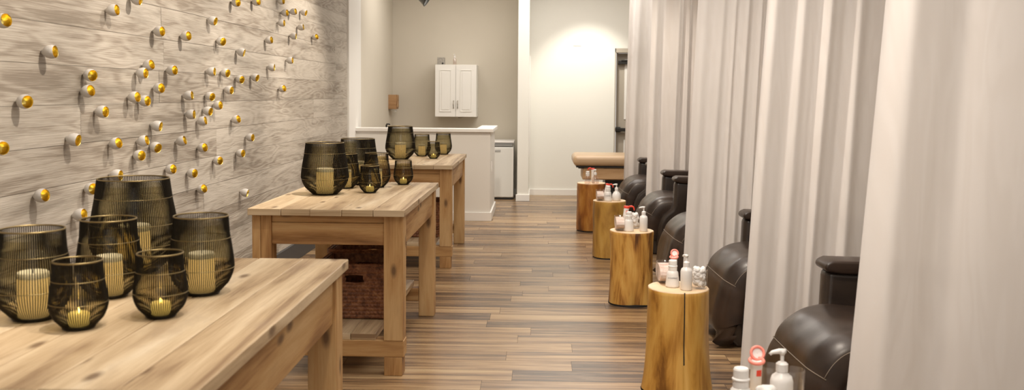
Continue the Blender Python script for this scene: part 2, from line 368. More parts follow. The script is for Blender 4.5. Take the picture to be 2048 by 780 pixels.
# half wall (L shaped) with cap
simple('wall_half', [(((-.535+XL+.02)/2, 10.79, .505), (-.535-XL-.02, .13, 1.01)), ((-.60, 11.35, .505), (.13, .99, 1.01))], 'white', kind='structure', bevel=.002)
simple('trim_3', [(((-.50+XL+.02)/2, 10.79, 1.03), (-.50-XL-.02, .19, .04)), ((-.60, 11.37, 1.03), (.20, .99, .04))], 'trim', kind='structure', bevel=.005)
simple('baseboard_half_wall', [(((-.517+XL+.05)/2, 10.715, .05), (-.517-XL-.05, .018, .10)), ((-.526, 11.28, .05), (.018, 1.13, .10))], 'trim', kind='structure', bevel=.004)
t = thing('wall_outlet', 'small white outlet on the end face of the half wall', 'outlet', (-.535, 11.0, .60))
simple('plate', [((.003, 0, 0), (.006, .075, .115))], 'trim', t, bevel=.002)
simple('socket', [((.007, 0, .022), (.004, .032, .026)), ((.007, 0, -.022), (.004, .032, .026))], 'white_plastic', t)

# ------------------------------------------------------------------ alcove furniture
def wall_cabinet():
    t = thing('wall_cabinet', 'white two-door wall cabinet with raised panels hung on the grey wall', 'cabinet', (-1.14, YF, 1.12))
    W, Hh, D = .575, .722, .36
    simple('body', [((0, -D/2, Hh/2), (W, D, Hh))], 'white', t, bevel=.002)
    for s in (-1, 1):
        dr = simple('door', [((s*W/4, -D-.010, Hh/2), (W/2-.004, .018, Hh-.004))], 'white', t, bevel=.002)
        bm = new_bm(); cx, wx, hz = s*W/4, .076, .285
        # raised panel: moulding frame + field
        for (c, sz) in (((cx-wx, -D-.022, Hh/2), (.010, .008, hz*2)), ((cx+wx, -D-.022, Hh/2), (.010, .008, hz*2)), ((cx, -D-.022, Hh/2-hz), (wx*2+.01, .008, .010)), ((cx, -D-.022, Hh/2+hz), (wx*2+.01, .008, .010)), ((cx, -D-.0215, Hh/2), (wx*2-.045, .007, hz*2-.045))):
            box(bm, c, sz)
        link('raised_panel', bm, 'white', dr, bevel=.002)
        bm = new_bm(); x = s*.028; tube(bm, [(x, -D-.018, .12), (x, -D-.042, .13), (x+s*.002, -D-.048, .172), (x, -D-.042, .214), (x, -D-.018, .224)], .006, 8)
        link('handle', bm, 'nickel', dr, smooth=True)
    bm = new_bm(); lathe(bm, [(.001, -.022), (.033, -.022), (.038, -.012), (.038, -.001)], 24, Matrix.Translation((.065, -.25, 0)), cap0=True, cap1=True)
    link('puck_light', bm, 'nickel', t, smooth=False)
wall_cabinet()
t = thing('speaker_box', 'small grey box with a round dark dial on top of the wall cabinet', 'box', (-1.36, 13.33, 1.842))
simple('case', [((0, 0, .052), (.105, .09, .104))], mottle('speckled_grey', (.24, .22, .19), (.40, .37, .32), 60, .6), t, bevel=.006)
bm = new_bm(); lathe(bm, [(.013, 0), (.013, .006), (.009, .008)], 16, Matrix.Translation((.025, -.045, .02)) @ Matrix.Rotation(PI/2, 4, 'X'), cap1=True); link('dial', bm, 'black', t)
t = thing('soap_pump_bottle', 'clear pump bottle standing on top of the wall cabinet', 'bottle', (-1.17, 13.33, 1.842))
bm = new_bm(); lathe(bm, [(.001, 0), (.022, 0), (.024, .01), (.024, .075), (.012, .092), (.012, .10)], 20); link('body', bm, 'clearpl', t, smooth=True)
bm = new_bm(); lathe(bm, [(.013, .10), (.013, .115), (.005, .118), (.005, .145)], 16, cap0=True, cap1=True); tube(bm, [(0, 0, .145), (-.012, -.03, .147)], .005, 8); link('pump', bm, 'white_plastic', t, smooth=True)

t = thing('towel_dispenser', 'brown wooden paper towel dispenser on the side wall of the alcove', 'dispenser', (XL+.024, 13.26, 1.32))
simple('case', [((.0, -.105, 0), (.006, .006, .006)), ((.055, .0, .0), (.11, .22, .20))], 'dispenser', t, bevel=.006)
simple('front_lip', [((.114, 0, .01), (.012, .16, .17))], 'dispenser', t, bevel=.004)
bm = new_bm(); box(bm, (.06, -.0, -.115), (.07, .16, .002)); box(bm, (.085, -.0, -.122), (.002, .15, .03)); link('paper_towel', bm, 'paper', t)

t = thing('mini_fridge', 'white mini fridge with a dark top edge behind the half wall', 'fridge', (-.57, 13.18, 0))
simple('cabinet', [((0, .03, .40), (.49, .46, .76))], 'fridge', t, bevel=.006)
simple('plinth', [((0, -.02, .012), (.47, .46, .024))], 'black', t)
dr = simple('door', [((0, -.235, .375), (.49, .05, .69))], 'fridge', t, bevel=.012)
simple('door_edge_strip', [((.232, -.262, .375), (.02, .004, .66))], 'trim', dr)
simple('top_panel', [((0, .0, .788), (.50, .52, .022))], 'white_plastic', t, bevel=.005)
simple('handle_recess', [((0, -.232, .742), (.46, .052, .03)), ((0, -.235, .765), (.49, .05, .012))], 'grey', t, bevel=.004)
bd = simple('badge', [((.03, -.262, .667), (.075, .003, .026))], 'grey', dr, bevel=.001)
text_mesh('badge_lettering', 'MAGIC', .021, 'paper', bd, (.03, -.2638, .660), (PI/2, 0, 0))

t = thing('desk_faucet', 'small black faucet peeking over the half wall cap', 'faucet', (-1.79, 11.2, .965))
simple('deck', [((0, 0, -.01), (.30, .22, .02)), ((0, .0, -.49), (.04, .04, .95))], 'white', t)
bm = new_bm(); lathe(bm, [(.022, 0), (.022, .05), (.010, .055), (.010, .105)], 14, cap0=True, cap1=True); tube(bm, [(0, 0, .10), (.0, 0, .112), (.035, 0, .112), (.04, 0, .10)], .008, 8); link('tap', bm, 'blackmetal', t, smooth=True)
# hanging lamp
t = thing('pendant_spotlight', 'dark grey bell spotlight hanging at the top edge above the half wall', 'lamp', (-1.26, 11, 2.56))
mx = Matrix.Rotation(math.radians(120), 4, 'Y')
bm = new_bm(); lathe(bm, [(.03, -.235), (.055, -.225), (.075, -.18), (.100, -.09), (.122, -.02), (.131, .0), (.127, -.0), (.118, -.02), (.095, -.09), (.07, -.18)], 40, mx, cap0=True); link('lamp_shade', bm, 'shade', t, smooth=True)
bm = new_bm(); tube(bm, [p for p in [mx @ Vector(q) for q in circ(.130, 0, 40)]], .004, 6, closed=True); link('rim', bm, 'black', t, smooth=True)
bm = new_bm(); lathe(bm, [(.02, -.19), (.05, -.14), (.055, -.10), (.03, -.06)], 20, mx, cap1=True); link('bulb', bm, 'white_plastic', t, smooth=True)
bm = new_bm(); p0 = mx @ Vector((0, 0, -.225)); tube(bm, [p0, p0+Vector((-.02, 0, .05)), Vector((p0.x-.02, 0, ZC-2.56-.03))], .011, 10); link('stem', bm, 'blackmetal', t, smooth=True)
bm = new_bm(); lathe(bm, [(.06, ZC-2.56-.03), (.06, ZC-2.56)], 24, Matrix.Translation((p0.x-.02, 0, 0)), cap0=True, cap1=True); link('ceiling_plate', bm, 'shade', t)

# massage bed
t = thing('massage_bed', 'tan padded massage table with a light wood base by the far wall', 'bed', (.44, 11.62, 0))
bm = new_bm(); box(bm, (.95, .34, .635), (1.9, .68, .135))
o = link('cushion', bm, 'tan', t, smooth=True, bevel=.055); o.modifiers['bevel'].segments = 6
simple('cushion_board', [((.96, .34, .558), (1.84, .62, .018)), ((.10, .08, .545), (.07, .05, .02))], 'black', t)
cb = simple('base_cabinet', [((1.0, .34, .472), (1.76, .56, .15))], 'oak', t, bevel=.004)
for x in (.55, 1.45): simple('drawer', [((x, .056, .472), (.84, .016, .13))], 'oak', cb, bevel=.003)
simple('pedestal', [((1.05, .34, .20), (1.3, .42, .39)), ((1.05, .34, .01), (1.5, .56, .02))], 'black', t, bevel=.006)

# ------------------------------------------------------------------ tables
def make_table():
    t = thing('console_table', 'pale reclaimed pine table nearest the camera holding six wire lanterns', 'table', (-1.065, 1.82, 0), group='reclaimed pine tables')
    W, L, Z = .80, 1.50, .86
    bm = new_bm(); nb = 5; bw = W/nb
    ws = [.17, .15, .16, .16, .16]; x = -W/2
    for i, q in enumerate(ws):
        e = [0, .004, -.003, .003, .001][i]
        box(bm, (x+q/2, L/2+e, Z-.0175+random.uniform(-.001, 0)), (q-.0016, L, .035), 1); x += q
    link('tabletop', bm, 'top', t, bevel=.003)
    lx, lw = W/2-.012, .10
    y0, y1 = .035, L-.05
    for s in (-1, 1):
        for (ya, back) in ((y0, 0), (y1-lw, 1)):
            bm = new_bm(); xc = s*(lx-lw/2)
            if s < 0 and not back:
                box(bm, (xc-.028, ya+lw/2, (Z-.035+.183)/2), (.043, lw, Z-.035-.183), 2); box(bm, (xc+.022, ya+lw/2, (Z-.035+.183)/2), (.055, lw, Z-.035-.183), 2)
            elif back: box(bm, (xc, ya+lw/2, (Z-.035)/2), (lw, lw, Z-.035), 2)
            else: box(bm, (xc, ya+lw/2, (Z-.035+.183)/2), (lw, lw, Z-.035-.183), 2)
            if not back: box(bm, (xc+s*-.002, ya+lw/2+.002, .049), (lw-.006, lw-.006, .098), 2)
            link('leg', bm, 'pine', t, bevel=.004)
    for ya in (y0+.012, y1-.012-.035):
        simple('apron', [((0, ya+.0175, Z-.035-.02), (2*(lx-lw)+.002, .03, .038)), ((0, ya+.0175, Z-.035-.096), (2*(lx-lw)+.002, .035, .112))], 'pine', t, bevel=.003)
    for s in (-1, 1):
        simple('side_rail', [((s*(lx-.03), (y0+y1)/2, Z-.035-.09), (.035, y1-y0-2*lw, .145, ), 1)], 'pine', t, bevel=.003)
    for ya, cw in ((y0+.002, 2*lx+.006), (y1-lw+.002, 2*(lx-lw))):
        simple('crossbar', [((0, ya+lw/2, .1405), (cw, lw-.004, .085))], 'pine', t, bevel=.004)
    bm = new_bm()
    for i in range(4): box(bm, (-.21+i*.130, L/2, .20), (.128, L-.09, .034), 1)
    link('lower_shelf', bm, 'top', t, bevel=.003)
    return t
T1 = make_table()
dup(T1, (-1.065, 4.735, 0), math.radians(-.6), 'pale reclaimed pine table in the middle with a lit front edge and woven basket below')
dup(T1, (-1.09, 7.73, 0), 0, 'pale reclaimed pine table farthest back, in front of the white half wall')

# ------------------------------------------------------------------ baskets
def make_basket(label):
    t = thing('wicker_basket', label, 'basket', (-.985, 5.27, .218), group='baskets under the tables')
    W, D, Hh = .41, .38, .30; rc = .035
    per = []
    nseg = 4
    def edge(a, b, n): return [((a[0]+(b[0]-a[0])*i/n), (a[1]+(b[1]-a[1])*i/n)) for i in range(n)]
    w2, d2 = W/2, D/2
    nx, ny = 84, 80
    per += edge((-w2+rc, -d2), (w2-rc, -d2), nx)
    for cx_, cy_, a0 in ((w2-rc, -d2+rc, -PI/2), (w2-rc, d2-rc, 0), (-w2+rc, d2-rc, PI/2), (-w2+rc, -d2+rc, PI)):
        per += [(cx_+rc*math.cos(a0+PI/2*i/12), cy_+rc*math.sin(a0+PI/2*i/12)) for i in range(12)]
        if a0 == -PI/2: per += edge((w2, -d2+rc), (w2, d2-rc), ny)
        if a0 == 0: per += edge((w2-rc, d2), (-w2+rc, d2), nx)
        if a0 == PI/2: per += edge((-w2, d2-rc), (-w2, -d2+rc), ny)
    n = len(per); rows = 14; sub = 5; nz = rows*sub
    bm = new_bm(); grid = []
    for k in range(nz+1):
        z = .004 + (Hh-.012)*k/nz; ring = []
        fr_ = (k/sub) % 1; row = int(k/sub)
        for i, (x, y) in enumerate(per):
            px, py = per[i-1]; qx, qy = per[(i+1) % n]; nxv, nyv = (qy-py), -(qx-px); l = math.hypot(nxv, nyv) or 1
            ph = i/5.0 + (.5 if row % 2 else 0) + (fr_-.5)*(.9 if row % 2 else -.9)
            hgt = .0065*math.sqrt(max(0, math.sin(PI*fr_)))*(.35+.65*abs(math.sin(PI*ph)))
            tp = 1+.02*k/nz
            ring.append(bm.verts.new(((x+nxv/l*hgt)*tp, (y+nyv/l*hgt)*tp, z)))
        grid.append(ring)
    for k in range(nz):
        for i in range(n):
            x = (per[i][0]+per[(i+1) % n][0])/2; y = per[i][1]; z = Hh*k/nz
            if abs(x) < .052 and abs(y) > d2-.01 and .195 < z < .245: continue
            j = (i+1) % n; bm.faces.new((grid[k][i], grid[k][j], grid[k+1][j], grid[k+1][i]))
    link('woven_sides', bm, 'wicker', t, smooth=True)
    bm = new_bm()
    for s in (-1, 1):
        if True:
            z0, z1 = .198, .248
            yy = s*(d2-.014)
            box(bm, (-(w2-.02+.055)/2, yy, Hh/2), (w2-.075, .006, Hh-.01)); box(bm, ((w2-.02+.055)/2, yy, Hh/2), (w2-.075, .006, Hh-.01))
            box(bm, (0, yy, z0/2), (.11, .006, z0)); box(bm, (0, yy, (z1+Hh)/2-.003), (.11, .006, Hh-z1-.006))
        box(bm, (s*(w2-.014), 0, Hh/2), (.006, D-.04, Hh-.01), 1)
    box(bm, (0, 0, .004), (W-.03, D-.03, .008))
    link('lining', bm, M['wicker'], t)
    bm = new_bm()
    r = [(x*1.015, y*1.015, Hh-.004+.0015*math.sin(i*1.3)) for i, (x, y) in enumerate(per)][::2]
    tube(bm, r, .009, 8, closed=True); link('rim', bm, 'wicker', t, smooth=True)
    for s in (-1, 1):
        bm = new_bm(); yy = s*(d2+.004)
        loop = [(-.052, yy, .20), (-.052, yy, .222), (-.05, yy, .245), (0, yy, .25), (.05, yy, .245), (.052, yy, .222), (.052, yy, .20), (0, yy, .196)]
        tube(bm, loop, .007, 6, closed=True); link('handle', bm, 'wicker', t, smooth=True)
    return t
B1 = make_basket('brown woven basket with handle hole on the shelf of the middle table')
dup(B1, (-1.03, 5.74, .218), 0, 'brown woven basket behind the first one under the middle table')
dup(B1, (-1.035, 8.22, .218), 0, 'brown woven basket under the farthest table beside its right front leg')

# ------------------------------------------------------------------ lanterns
def make_lantern(R, Hh, label, rt_, nb_w, bands):
    t = thing('wire_lantern', label, 'lantern', (0, 0, 0), group='wire lanterns on the pine tables')
    # profile as fraction of height
    def rad(f):
        pts = [(0, .52), (.04, .63), (.12, .81), (.22, .94), (.33, 1.0), (.45, .985), (.6, .93), (.8, .855), (1, rt_)]
        for (a, ra), (b, rb) in zip(pts, pts[1:]):
            if f <= b:
                u = (f-a)/(b-a); u = u*u*(3-2*u)*.35+u*.65; return R*(ra+(rb-ra)*u)
        return R*rt_
    fs = [0, .03, .07, .12, .18, .25, .33, .42, .52, .64, .78, .9, 1]
    bm = new_bm(); wr = .0016 if R > .1 else .00125
    for i in range(nb_w):
        a = 2*PI*i/nb_w; ca, sa = math.cos(a), math.sin(a); prev = None
        for f in fs:
            r = rad(f); z = .004+f*(Hh-.006)
            q = [bm.verts.new((ca*(r+wr*k1)-sa*wr*k2, sa*(r+wr*k1)+ca*wr*k2, z)) for k1, k2 in ((1, 0), (-.4, 1), (-.4, -1))]
            if prev:
                for k in range(3): bm.faces.new((prev[k], prev[(k+1) % 3], q[(k+1) % 3], q[k]))
            prev = q
    link('wire_cage', bm, 'bronze', t, smooth=True)
    for f in bands:
        bm = new_bm(); tube(bm, circ(rad(f)+.001,   .004+f*(Hh-.006), 48), .0010, 5, closed=True); link('band', bm, 'brass', t, smooth=True)
    bm = new_bm(); tube(bm, circ(rad(1), Hh-.001, 48), .0022, 8, closed=True); link('rim', bm, 'brass', t, smooth=True)
    bm = new_bm(); tube(bm, circ(rad(0), .004, 48), .0035, 6, closed=True); lathe(bm, [(rad(0), .003), (.001, .003)], 32); link('base_plate', bm, 'bronze', t)
    bm = new_bm(); lathe(bm, [(max(.001, rad(f)-.004), .008+f*(Hh-.03)) for f in fs[:]], 40); link('glass_liner', bm, 'amber_glass', t, smooth=True)
    return t
LAN = {'L': make_lantern(.138, .305, 'x', .80, 128, (.30, .52, .80)), 'M': make_lantern(.089, .222, 'x', .83, 92, (.33, .72)), 'S': make_lantern(.0665, .165, 'x', .84, 72, (.38, .72))}
# candles
def make_pillar(r, h, label):
    t = thing('pillar_candle', label, 'candle', group='pillar candles in the lanterns')
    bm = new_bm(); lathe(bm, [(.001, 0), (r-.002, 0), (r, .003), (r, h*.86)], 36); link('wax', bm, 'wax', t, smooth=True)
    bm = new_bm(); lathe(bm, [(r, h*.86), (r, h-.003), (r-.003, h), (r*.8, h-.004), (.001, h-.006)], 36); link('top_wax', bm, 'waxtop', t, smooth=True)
    bm = new_bm(); tube(bm, [(0, 0, h-.006), (.001, 0, h+.006)], .001, 5); link('wick', bm, 'black', t)
    return t
def make_votive(label):
    t = thing('votive_candle', label, 'candle', group='votive candles in the small lanterns')
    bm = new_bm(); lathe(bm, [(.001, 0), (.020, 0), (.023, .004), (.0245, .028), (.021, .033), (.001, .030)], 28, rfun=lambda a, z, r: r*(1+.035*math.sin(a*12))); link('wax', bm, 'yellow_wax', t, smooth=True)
    bm = new_bm(); lathe(bm, [(.001, .031), (.0024, .033), (.0030, .036), (.0020, .040), (.0003, .045)], 10); link('flame', bm, 'flame', t, smooth=True)
    return t
PIL = {'L': make_pillar(.050, .148, 'x'), 'M': make_pillar(.036, .112, 'x')}; VOT = make_votive('x')
LS = [  # size, x, y, scale, lantern label, what it holds
 ('M', -1.296, 2.389, 1.05, 'leftmost lantern on the nearest table, medium wire cage cut by the photo edge'),
 ('S', -1.135, 2.300, 1.03, 'small wire lantern with a lit tealight glowing, nearest front on the nearest table'),
 ('M', -1.223, 2.665, 1.01, 'medium wire lantern behind the small lit one on the nearest table'),
 ('L', -1.314, 3.047, 1.00, 'large wire lantern at the back of the nearest table against the plank wall'),
 ('M', -.976, 2.720, 1.03, 'medium wire lantern at the right end of the nearest table group'),
 ('S', -.981, 2.430, 1.02, 'small wire lantern in front of the medium right one on the nearest table'),
 ('L', -1.226, 5.440, .98, 'large wire lantern with a thick candle at front left of the middle table'),
 ('L', -1.155, 6.075, .96, 'large wire lantern behind the others at the back of the middle table'),
 ('M', -1.179, 5.800, .96, 'medium wire lantern squeezed between the two large ones on the middle table'),
 ('M', -1.001, 5.880, .96, 'medium wire lantern behind the small one at the centre of the middle table'),
 ('S', -.985, 5.550, .97, 'small wire lantern with yellow votive in front at the middle table centre'),
 ('S', -.861, 6.070, .94, 'small wire lantern alone at the back right of the middle table'),
 ('L', -1.218, 8.400, .96, 'large wire lantern at the left of the farthest table'),
 ('M', -1.079, 8.830, .92, 'medium wire lantern just right of the large one on the farthest table'),
 ('S', -.935, 8.510, .93, 'small wire lantern in front between two medium ones on the farthest table'),
 ('M', -.907, 9.120, .92, 'rightmost lantern on the farthest table, medium with a short candle')]
firstL, firstP, firstV, LS_i = {}, {}, None, 0
CN = ['the leftmost lantern of the nearest table', 'the left front lantern of the nearest table', 'the second lantern from left, nearest table', 'the big rear lantern of the nearest table',
      'the right lantern of the nearest table', 'the right front lantern of the nearest table', 'the big front lantern of the middle table', 'the big rear lantern of the middle table',
      'the squeezed lantern between two big ones, middle table', 'the medium central lantern of the middle table', 'the small central lantern of the middle table', 'the lone back right lantern of the middle table',
      'the big left lantern of the farthest table', 'the medium second lantern of the farthest table', 'the small front lantern of the farthest table', 'the rightmost lantern of the farthest table']
for (k, x, y, sc, lb) in LS:
    a = random.uniform(0, 2)
    if k not in firstL: o = LAN[k]; firstL[k] = 1; o.location = (x, y, .8605); o.rotation_euler = (0, 0, a); o.scale = (sc,)*3; o['label'] = lb
    else: dup(LAN[k], (x, y, .8605), a, lb, scale=(sc,)*3)
    lab = ('small yellow votive candle in ' if k == 'S' else 'ivory pillar candle in ') + CN[LS_i]; LS_i += 1
    z = .8605+.0055
    if k == 'S':
        if not firstV: firstV = VOT; VOT.location = (x, y, z); VOT['label'] = lab; c = VOT
        else: c = dup(VOT, (x, y, z), 0, lab)
    else:
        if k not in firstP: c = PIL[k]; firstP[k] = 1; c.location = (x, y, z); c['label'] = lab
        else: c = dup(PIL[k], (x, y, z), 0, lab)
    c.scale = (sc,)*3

# ------------------------------------------------------------------ wall cups
CUPS = [(3.592, 1.709), (4.533, 1.832), (5.088, 1.768+.16), (4.808, 1.916-.148), (3.936, 1.608)]
CUPS = [(3.592, 1.709), (4.533, 1.832), (4.808, 1.916), (5.088, 1.768), (3.936, 1.608), (4.296, 1.52), (4.264, 1.442), (4.943, 1.579), (4.86, 1.54), (5.262, 1.563), (5.077, 1.462), (4.759, 1.415), (4.886, 1.396), (3.734, 1.403), (4.399, 1.35), (5.039, 1.264), (4.124, 1.235), (4.539, 1.19), (4.859, 1.187), (5.025, 1.152), (4.813, 1.118), (3.558, 1.228), (5.227, 1.012), (4.539, 1.04), (3.843, 1.013), (4.285, 0.998), (4.166, 0.891), (5.555, 0.965), (5.718, 0.85), (6.553, 0.748), (4.737, 0.858), (6.407, 2.048), (6.87, 2.096), (7.531, 2.167), (7.642, 2.083), (7.909, 2.113), (8.269, 2.143), (7.541, 1.995), (8.161, 2.002), (7.904, 1.914), (8.691, 1.947), (5.937, 1.895), (5.479, 1.765), (6.101, 1.773), (7.187, 1.837), (6.505, 1.723), (7.792, 1.707), (7.245, 1.636), (5.897, 1.572), (6.174, 1.572), (6.478, 1.535), (6.823, 1.556), (6.238, 1.46), (7.557, 1.471), (5.505, 1.422), (5.878, 1.42), (6.015, 1.359), (5.831, 1.33), (5.535, 1.312), (5.729, 1.265), (6.383, 1.256), (6.691, 1.125), (5.388, 1.159), (5.731, 1.103), (6.473, 1.026), (6.013, 1.007)]
def make_cup():
    bm = new_bm()
    lathe(bm, [(.001, 0), (.010, 0), (.0105, .004), (.017, .010), (.0245, .020), (.0285, .032), (.029, .043), (.0265, .054), (.0255, .0555)], 28)
    o = link('wall_cup', bm, 'porcelain', smooth=True); tag(o, 'x', 'wall decoration', 'gold-lined cups on the plank wall')
    bm = new_bm()
    lathe(bm, [(.0255, .0555), (.0245, .0545), (.0265, .043), (.026, .032), (.022, .021), (.013, .013), (.001, .011)], 28)
    link('gold_lining', bm, 'gold', o, smooth=True); o.children[0]['label'] = 'gold lining'
    return o
CUP = make_cup()
def pix(p):
    v = Vector(p)-Vector((0, 0, H)); z = v.dot(fwd); return (CX+F*v.dot(r2)/z, CY0+F*v.dot(d2)/z)
rows = {}
for i, (y, z) in enumerate(CUPS): rows.setdefault(round((z-.73)/.09), []).append((y, i))
ORD = ['first', 'second', 'third', 'fourth', 'fifth', 'sixth', 'seventh', 'eighth', 'ninth', 'tenth', 'eleventh', 'twelfth', 'thirteenth', 'fourteenth', 'fifteenth', 'sixteenth']
BAND = sorted(rows, reverse=True)
cl = {}
for bi, b in enumerate(BAND):
    row = sorted(rows[b]); n = len(row)
    hgt = 'topmost' if bi == 0 else ('lowest' if bi == len(BAND)-1 else ORD[bi]+' highest')
    for k, (y, i) in enumerate(row):
        pos = 'the only one' if n == 1 else ('nearest' if k == 0 else ('farthest' if k == n-1 else ORD[k]+' from left'))
        cl[i] = f'gold-lined white cup, {pos} in the {hgt} row on plank wall'
for i, (y, z) in enumerate(CUPS):
    o = CUP if i == 0 else dup(CUP)
    rr = random.Random(i*13+5)
    ty, tz = rr.uniform(-.05, .60), rr.uniform(-.30, .30)
    dirv = Vector((1, -ty, tz)).normalized()
    o.rotation_euler = dirv.to_track_quat('Z', 'Y').to_euler()
    o.location = Vector((XL+.0255, y+.022*ty, z-.02*tz)); o['label'] = cl[i]

# ------------------------------------------------------------------ stumps
def stump(x, y, r, h, m, flare, seed, label, crack=None, hollow=False):
    t = thing('log_stump', label, 'side table', (x, y, 0), group='log stump side tables')
    seg, nz = 128, 26
    def rf(a, z, r0):
        f = z/h
        v = r0*(1+flare*(max(0, .55-f)/.55)**1.6)
        v *= 1+.02*math.sin(2*a+seed)+.012*math.sin(3*a+seed*2)+.03*(1-f)*math.sin(4*a+seed*1.7)*(1+flare*4)
        v += .004*mn.noise(Vector((math.cos(a)*3+seed, math.sin(a)*3, z*6)))
        if hollow and f < .35:
            da = (a-hollow+PI) % (2*PI)-PI; v -= .035*math.exp(-(da/.35)**2)*(.35-f)/.35
        if crack is not None:
            da = (a-crack+PI) % (2*PI)-PI
            if abs(da) < .026: v -= .008
        return v
    prof = [(r, .012+(h-.016)*k/nz) for k in range(nz+1)]
    bm = new_bm(); rg = lathe(bm, prof, seg, rfun=rf); rl = bm.faces.layers.float['rnd']
    rgt = [bm.verts.new((v.co.x*.98, v.co.y*.98, h)) for v in rg[-1]]
    for i in range(seg): f = bm.faces.new((rg[-1][i], rg[-1][(i+1) % seg], rgt[(i+1) % seg], rgt[i])); f.material_index = 1
    if crack is not None:
        bm.faces.ensure_lookup_table()
        for f in bm.faces:
            c = f.calc_center_median(); a = math.atan2(c.y, c.x); da = (a-crack+PI) % (2*PI)-PI
            if abs(da) < .024 and c.z > h*(.30+.02*math.sin(c.z*50)): f.material_index = 2
    link('log', bm, [m, 'sttop', 'rubber'], t, smooth=True)
    bm = new_bm(); f = bm.faces.new([bm.verts.new((v[0], v[1], h)) for v in [(rf(2*PI*i/seg, h-.004, r)*.98*math.cos(2*PI*i/seg), rf(2*PI*i/seg, h-.004, r)*.98*math.sin(2*PI*i/seg)) for i in range(seg)]])
    link('cut_top', bm, 'sttop', t); t.children[-1]['label'] = 'pale cut top'
    bm = new_bm(); lathe(bm, [(rf(0, .0, r)*.97, 0), (r*(1+flare)*.985, .0), (r*(1+flare)*.985, .013)], 48, cap0=True, cap1=True); link('foot_ring', bm, 'rubber', t)
    return t
stump(.575, 10.08, .148, .51, 'st1', .0, 1, 'orange-brown log stump farthest back, in front of the massage table')
stump(.645, 8.42, .143, .51, 'st2', .0, 2.1, 'olive-gold log stump, second farthest in the row')
stump(.66, 6.57, .150, .51, 'st3', .06, 3.3, 'streaky golden log stump with a hollow at its foot, middle of the row', hollow=4.9)
stump(.695, 4.63, .150, .51, 'st4', .16, 4.2, 'golden log stump with a long dark crack down its front', crack=-1.49)
stump(.715, 2.83, .190, .51, 'st3', .08, 5.9, 'nearest log stump, only its pale top corner shows at the bottom edge')

# ------------------------------------------------------------------ bottles and jars
ZS = .5105
def foam_bottle(loc, label, text=True, s=1, clear=False):
    t = thing('foam_bottle', label, 'bottle', loc, group='toiletries on the log stumps')
    body = 'clearpl' if clear else 'milky'
    bm = new_bm(); lathe(bm, [(.001, 0), (.030, 0), (.0335, .004), (.0335, .012), (.0275, .062), (.0255, .072), (.020, .078), (.0185, .08)], 32); bo = link('bottle_body', bm, body, t, smooth=True)
    bm = new_bm(); lathe(bm, [(.0195, .078), (.0205, .08), (.0205, .096), (.0225, .098), (.0225, .101), (.019, .104)], 28, cap0=True, cap1=True); link('collar', bm, 'white_plastic', t)
    bm = new_bm(); lathe(bm, [(.0185, .102), (.0195, .104), (.0195, .124), (.0175, .128), (.014, .126), (.001, .126)], 28); link('cap', bm, 'white_plastic', t)
    if text: text_mesh('label_text', 'bloomed', .0125, 'ink', bo, (-.004, -.0315, .044), (math.radians(84), 0, 0))
    t.scale = (s,)*3
    return t
def pump_bottle(loc, label, s=1, rotz=0, rnd_=False, clear=False, lab=False):
    t = thing('pump_bottle', label, 'bottle', loc, rotz, group='toiletries on the log stumps')
    if rnd_: pr = [(.001, 0), (.032, 0), (.036, .004), (.037, .035), (.034, .055), (.022, .072), (.013, .082), (.013, .088)]
    else: pr = [(.001, 0), (.024, 0), (.0275, .004), (.0275, .088), (.024, .10), (.014, .108), (.013, .112)]
    bm = new_bm(); lathe(bm, pr, 32); bo = link('bottle_body', bm, 'clearpl' if clear else 'milky', t, smooth=True)
    z = pr[-1][1]
    bm = new_bm(); lathe(bm, [(.0135, z-.002), (.0145, z), (.0145, z+.018), (.010, z+.022), (.0045, z+.024), (.0045, z+.046)], 24, cap0=True, cap1=True); link('collar', bm, 'white_plastic', t, smooth=False)
    bm = new_bm(); tube(bm, [(.008, 0, z+.049), (-.008, 0, z+.049), (-.026, -.002, z+.047), (-.032, -.002, z+.042)], [.006, .0065, .0045, .004], 10); lathe(bm, [(.006, z+.04), (.0075, z+.052)], 14, cap0=True, cap1=True); link('pump_head', bm, 'white_plastic', t, smooth=True)
    if lab:
        lb = []
        bm = new_bm()
        for k in range(6): a0 = -PI/2-.75+k*.25; a1 = a0+.25; r_ = .0279; bm.faces.new([bm.verts.new(p) for p in ((r_*math.cos(a0), r_*math.sin(a0), .02), (r_*math.cos(a1), r_*math.sin(a1), .02), (r_*math.cos(a1), r_*math.sin(a1), .085), (r_*math.cos(a0), r_*math.sin(a0), .085))])
        lo = link('paper_label', bm, 'paper', bo)
        bm = new_bm()
        for zz, ww in ((.078, .5), (.069, .62), (.065, .62), (.052, .6), (.042, .6), (.038, .55), (.03, .3)):
            for k in range(6): a0 = -PI/2-ww+k*ww/3; a1 = a0+ww/3; r_ = .0282; bm.faces.new([bm.verts.new(p) for p in ((r_*math.cos(a0), r_*math.sin(a0), zz), (r_*math.cos(a1), r_*math.sin(a1), zz), (r_*math.cos(a1), r_*math.sin(a1), zz+.0008), (r_*math.cos(a0), r_*math.sin(a0), zz+.0008))])
        link('label_lines', bm, 'ink', lo)
    t.scale = (s,)*3
    return t
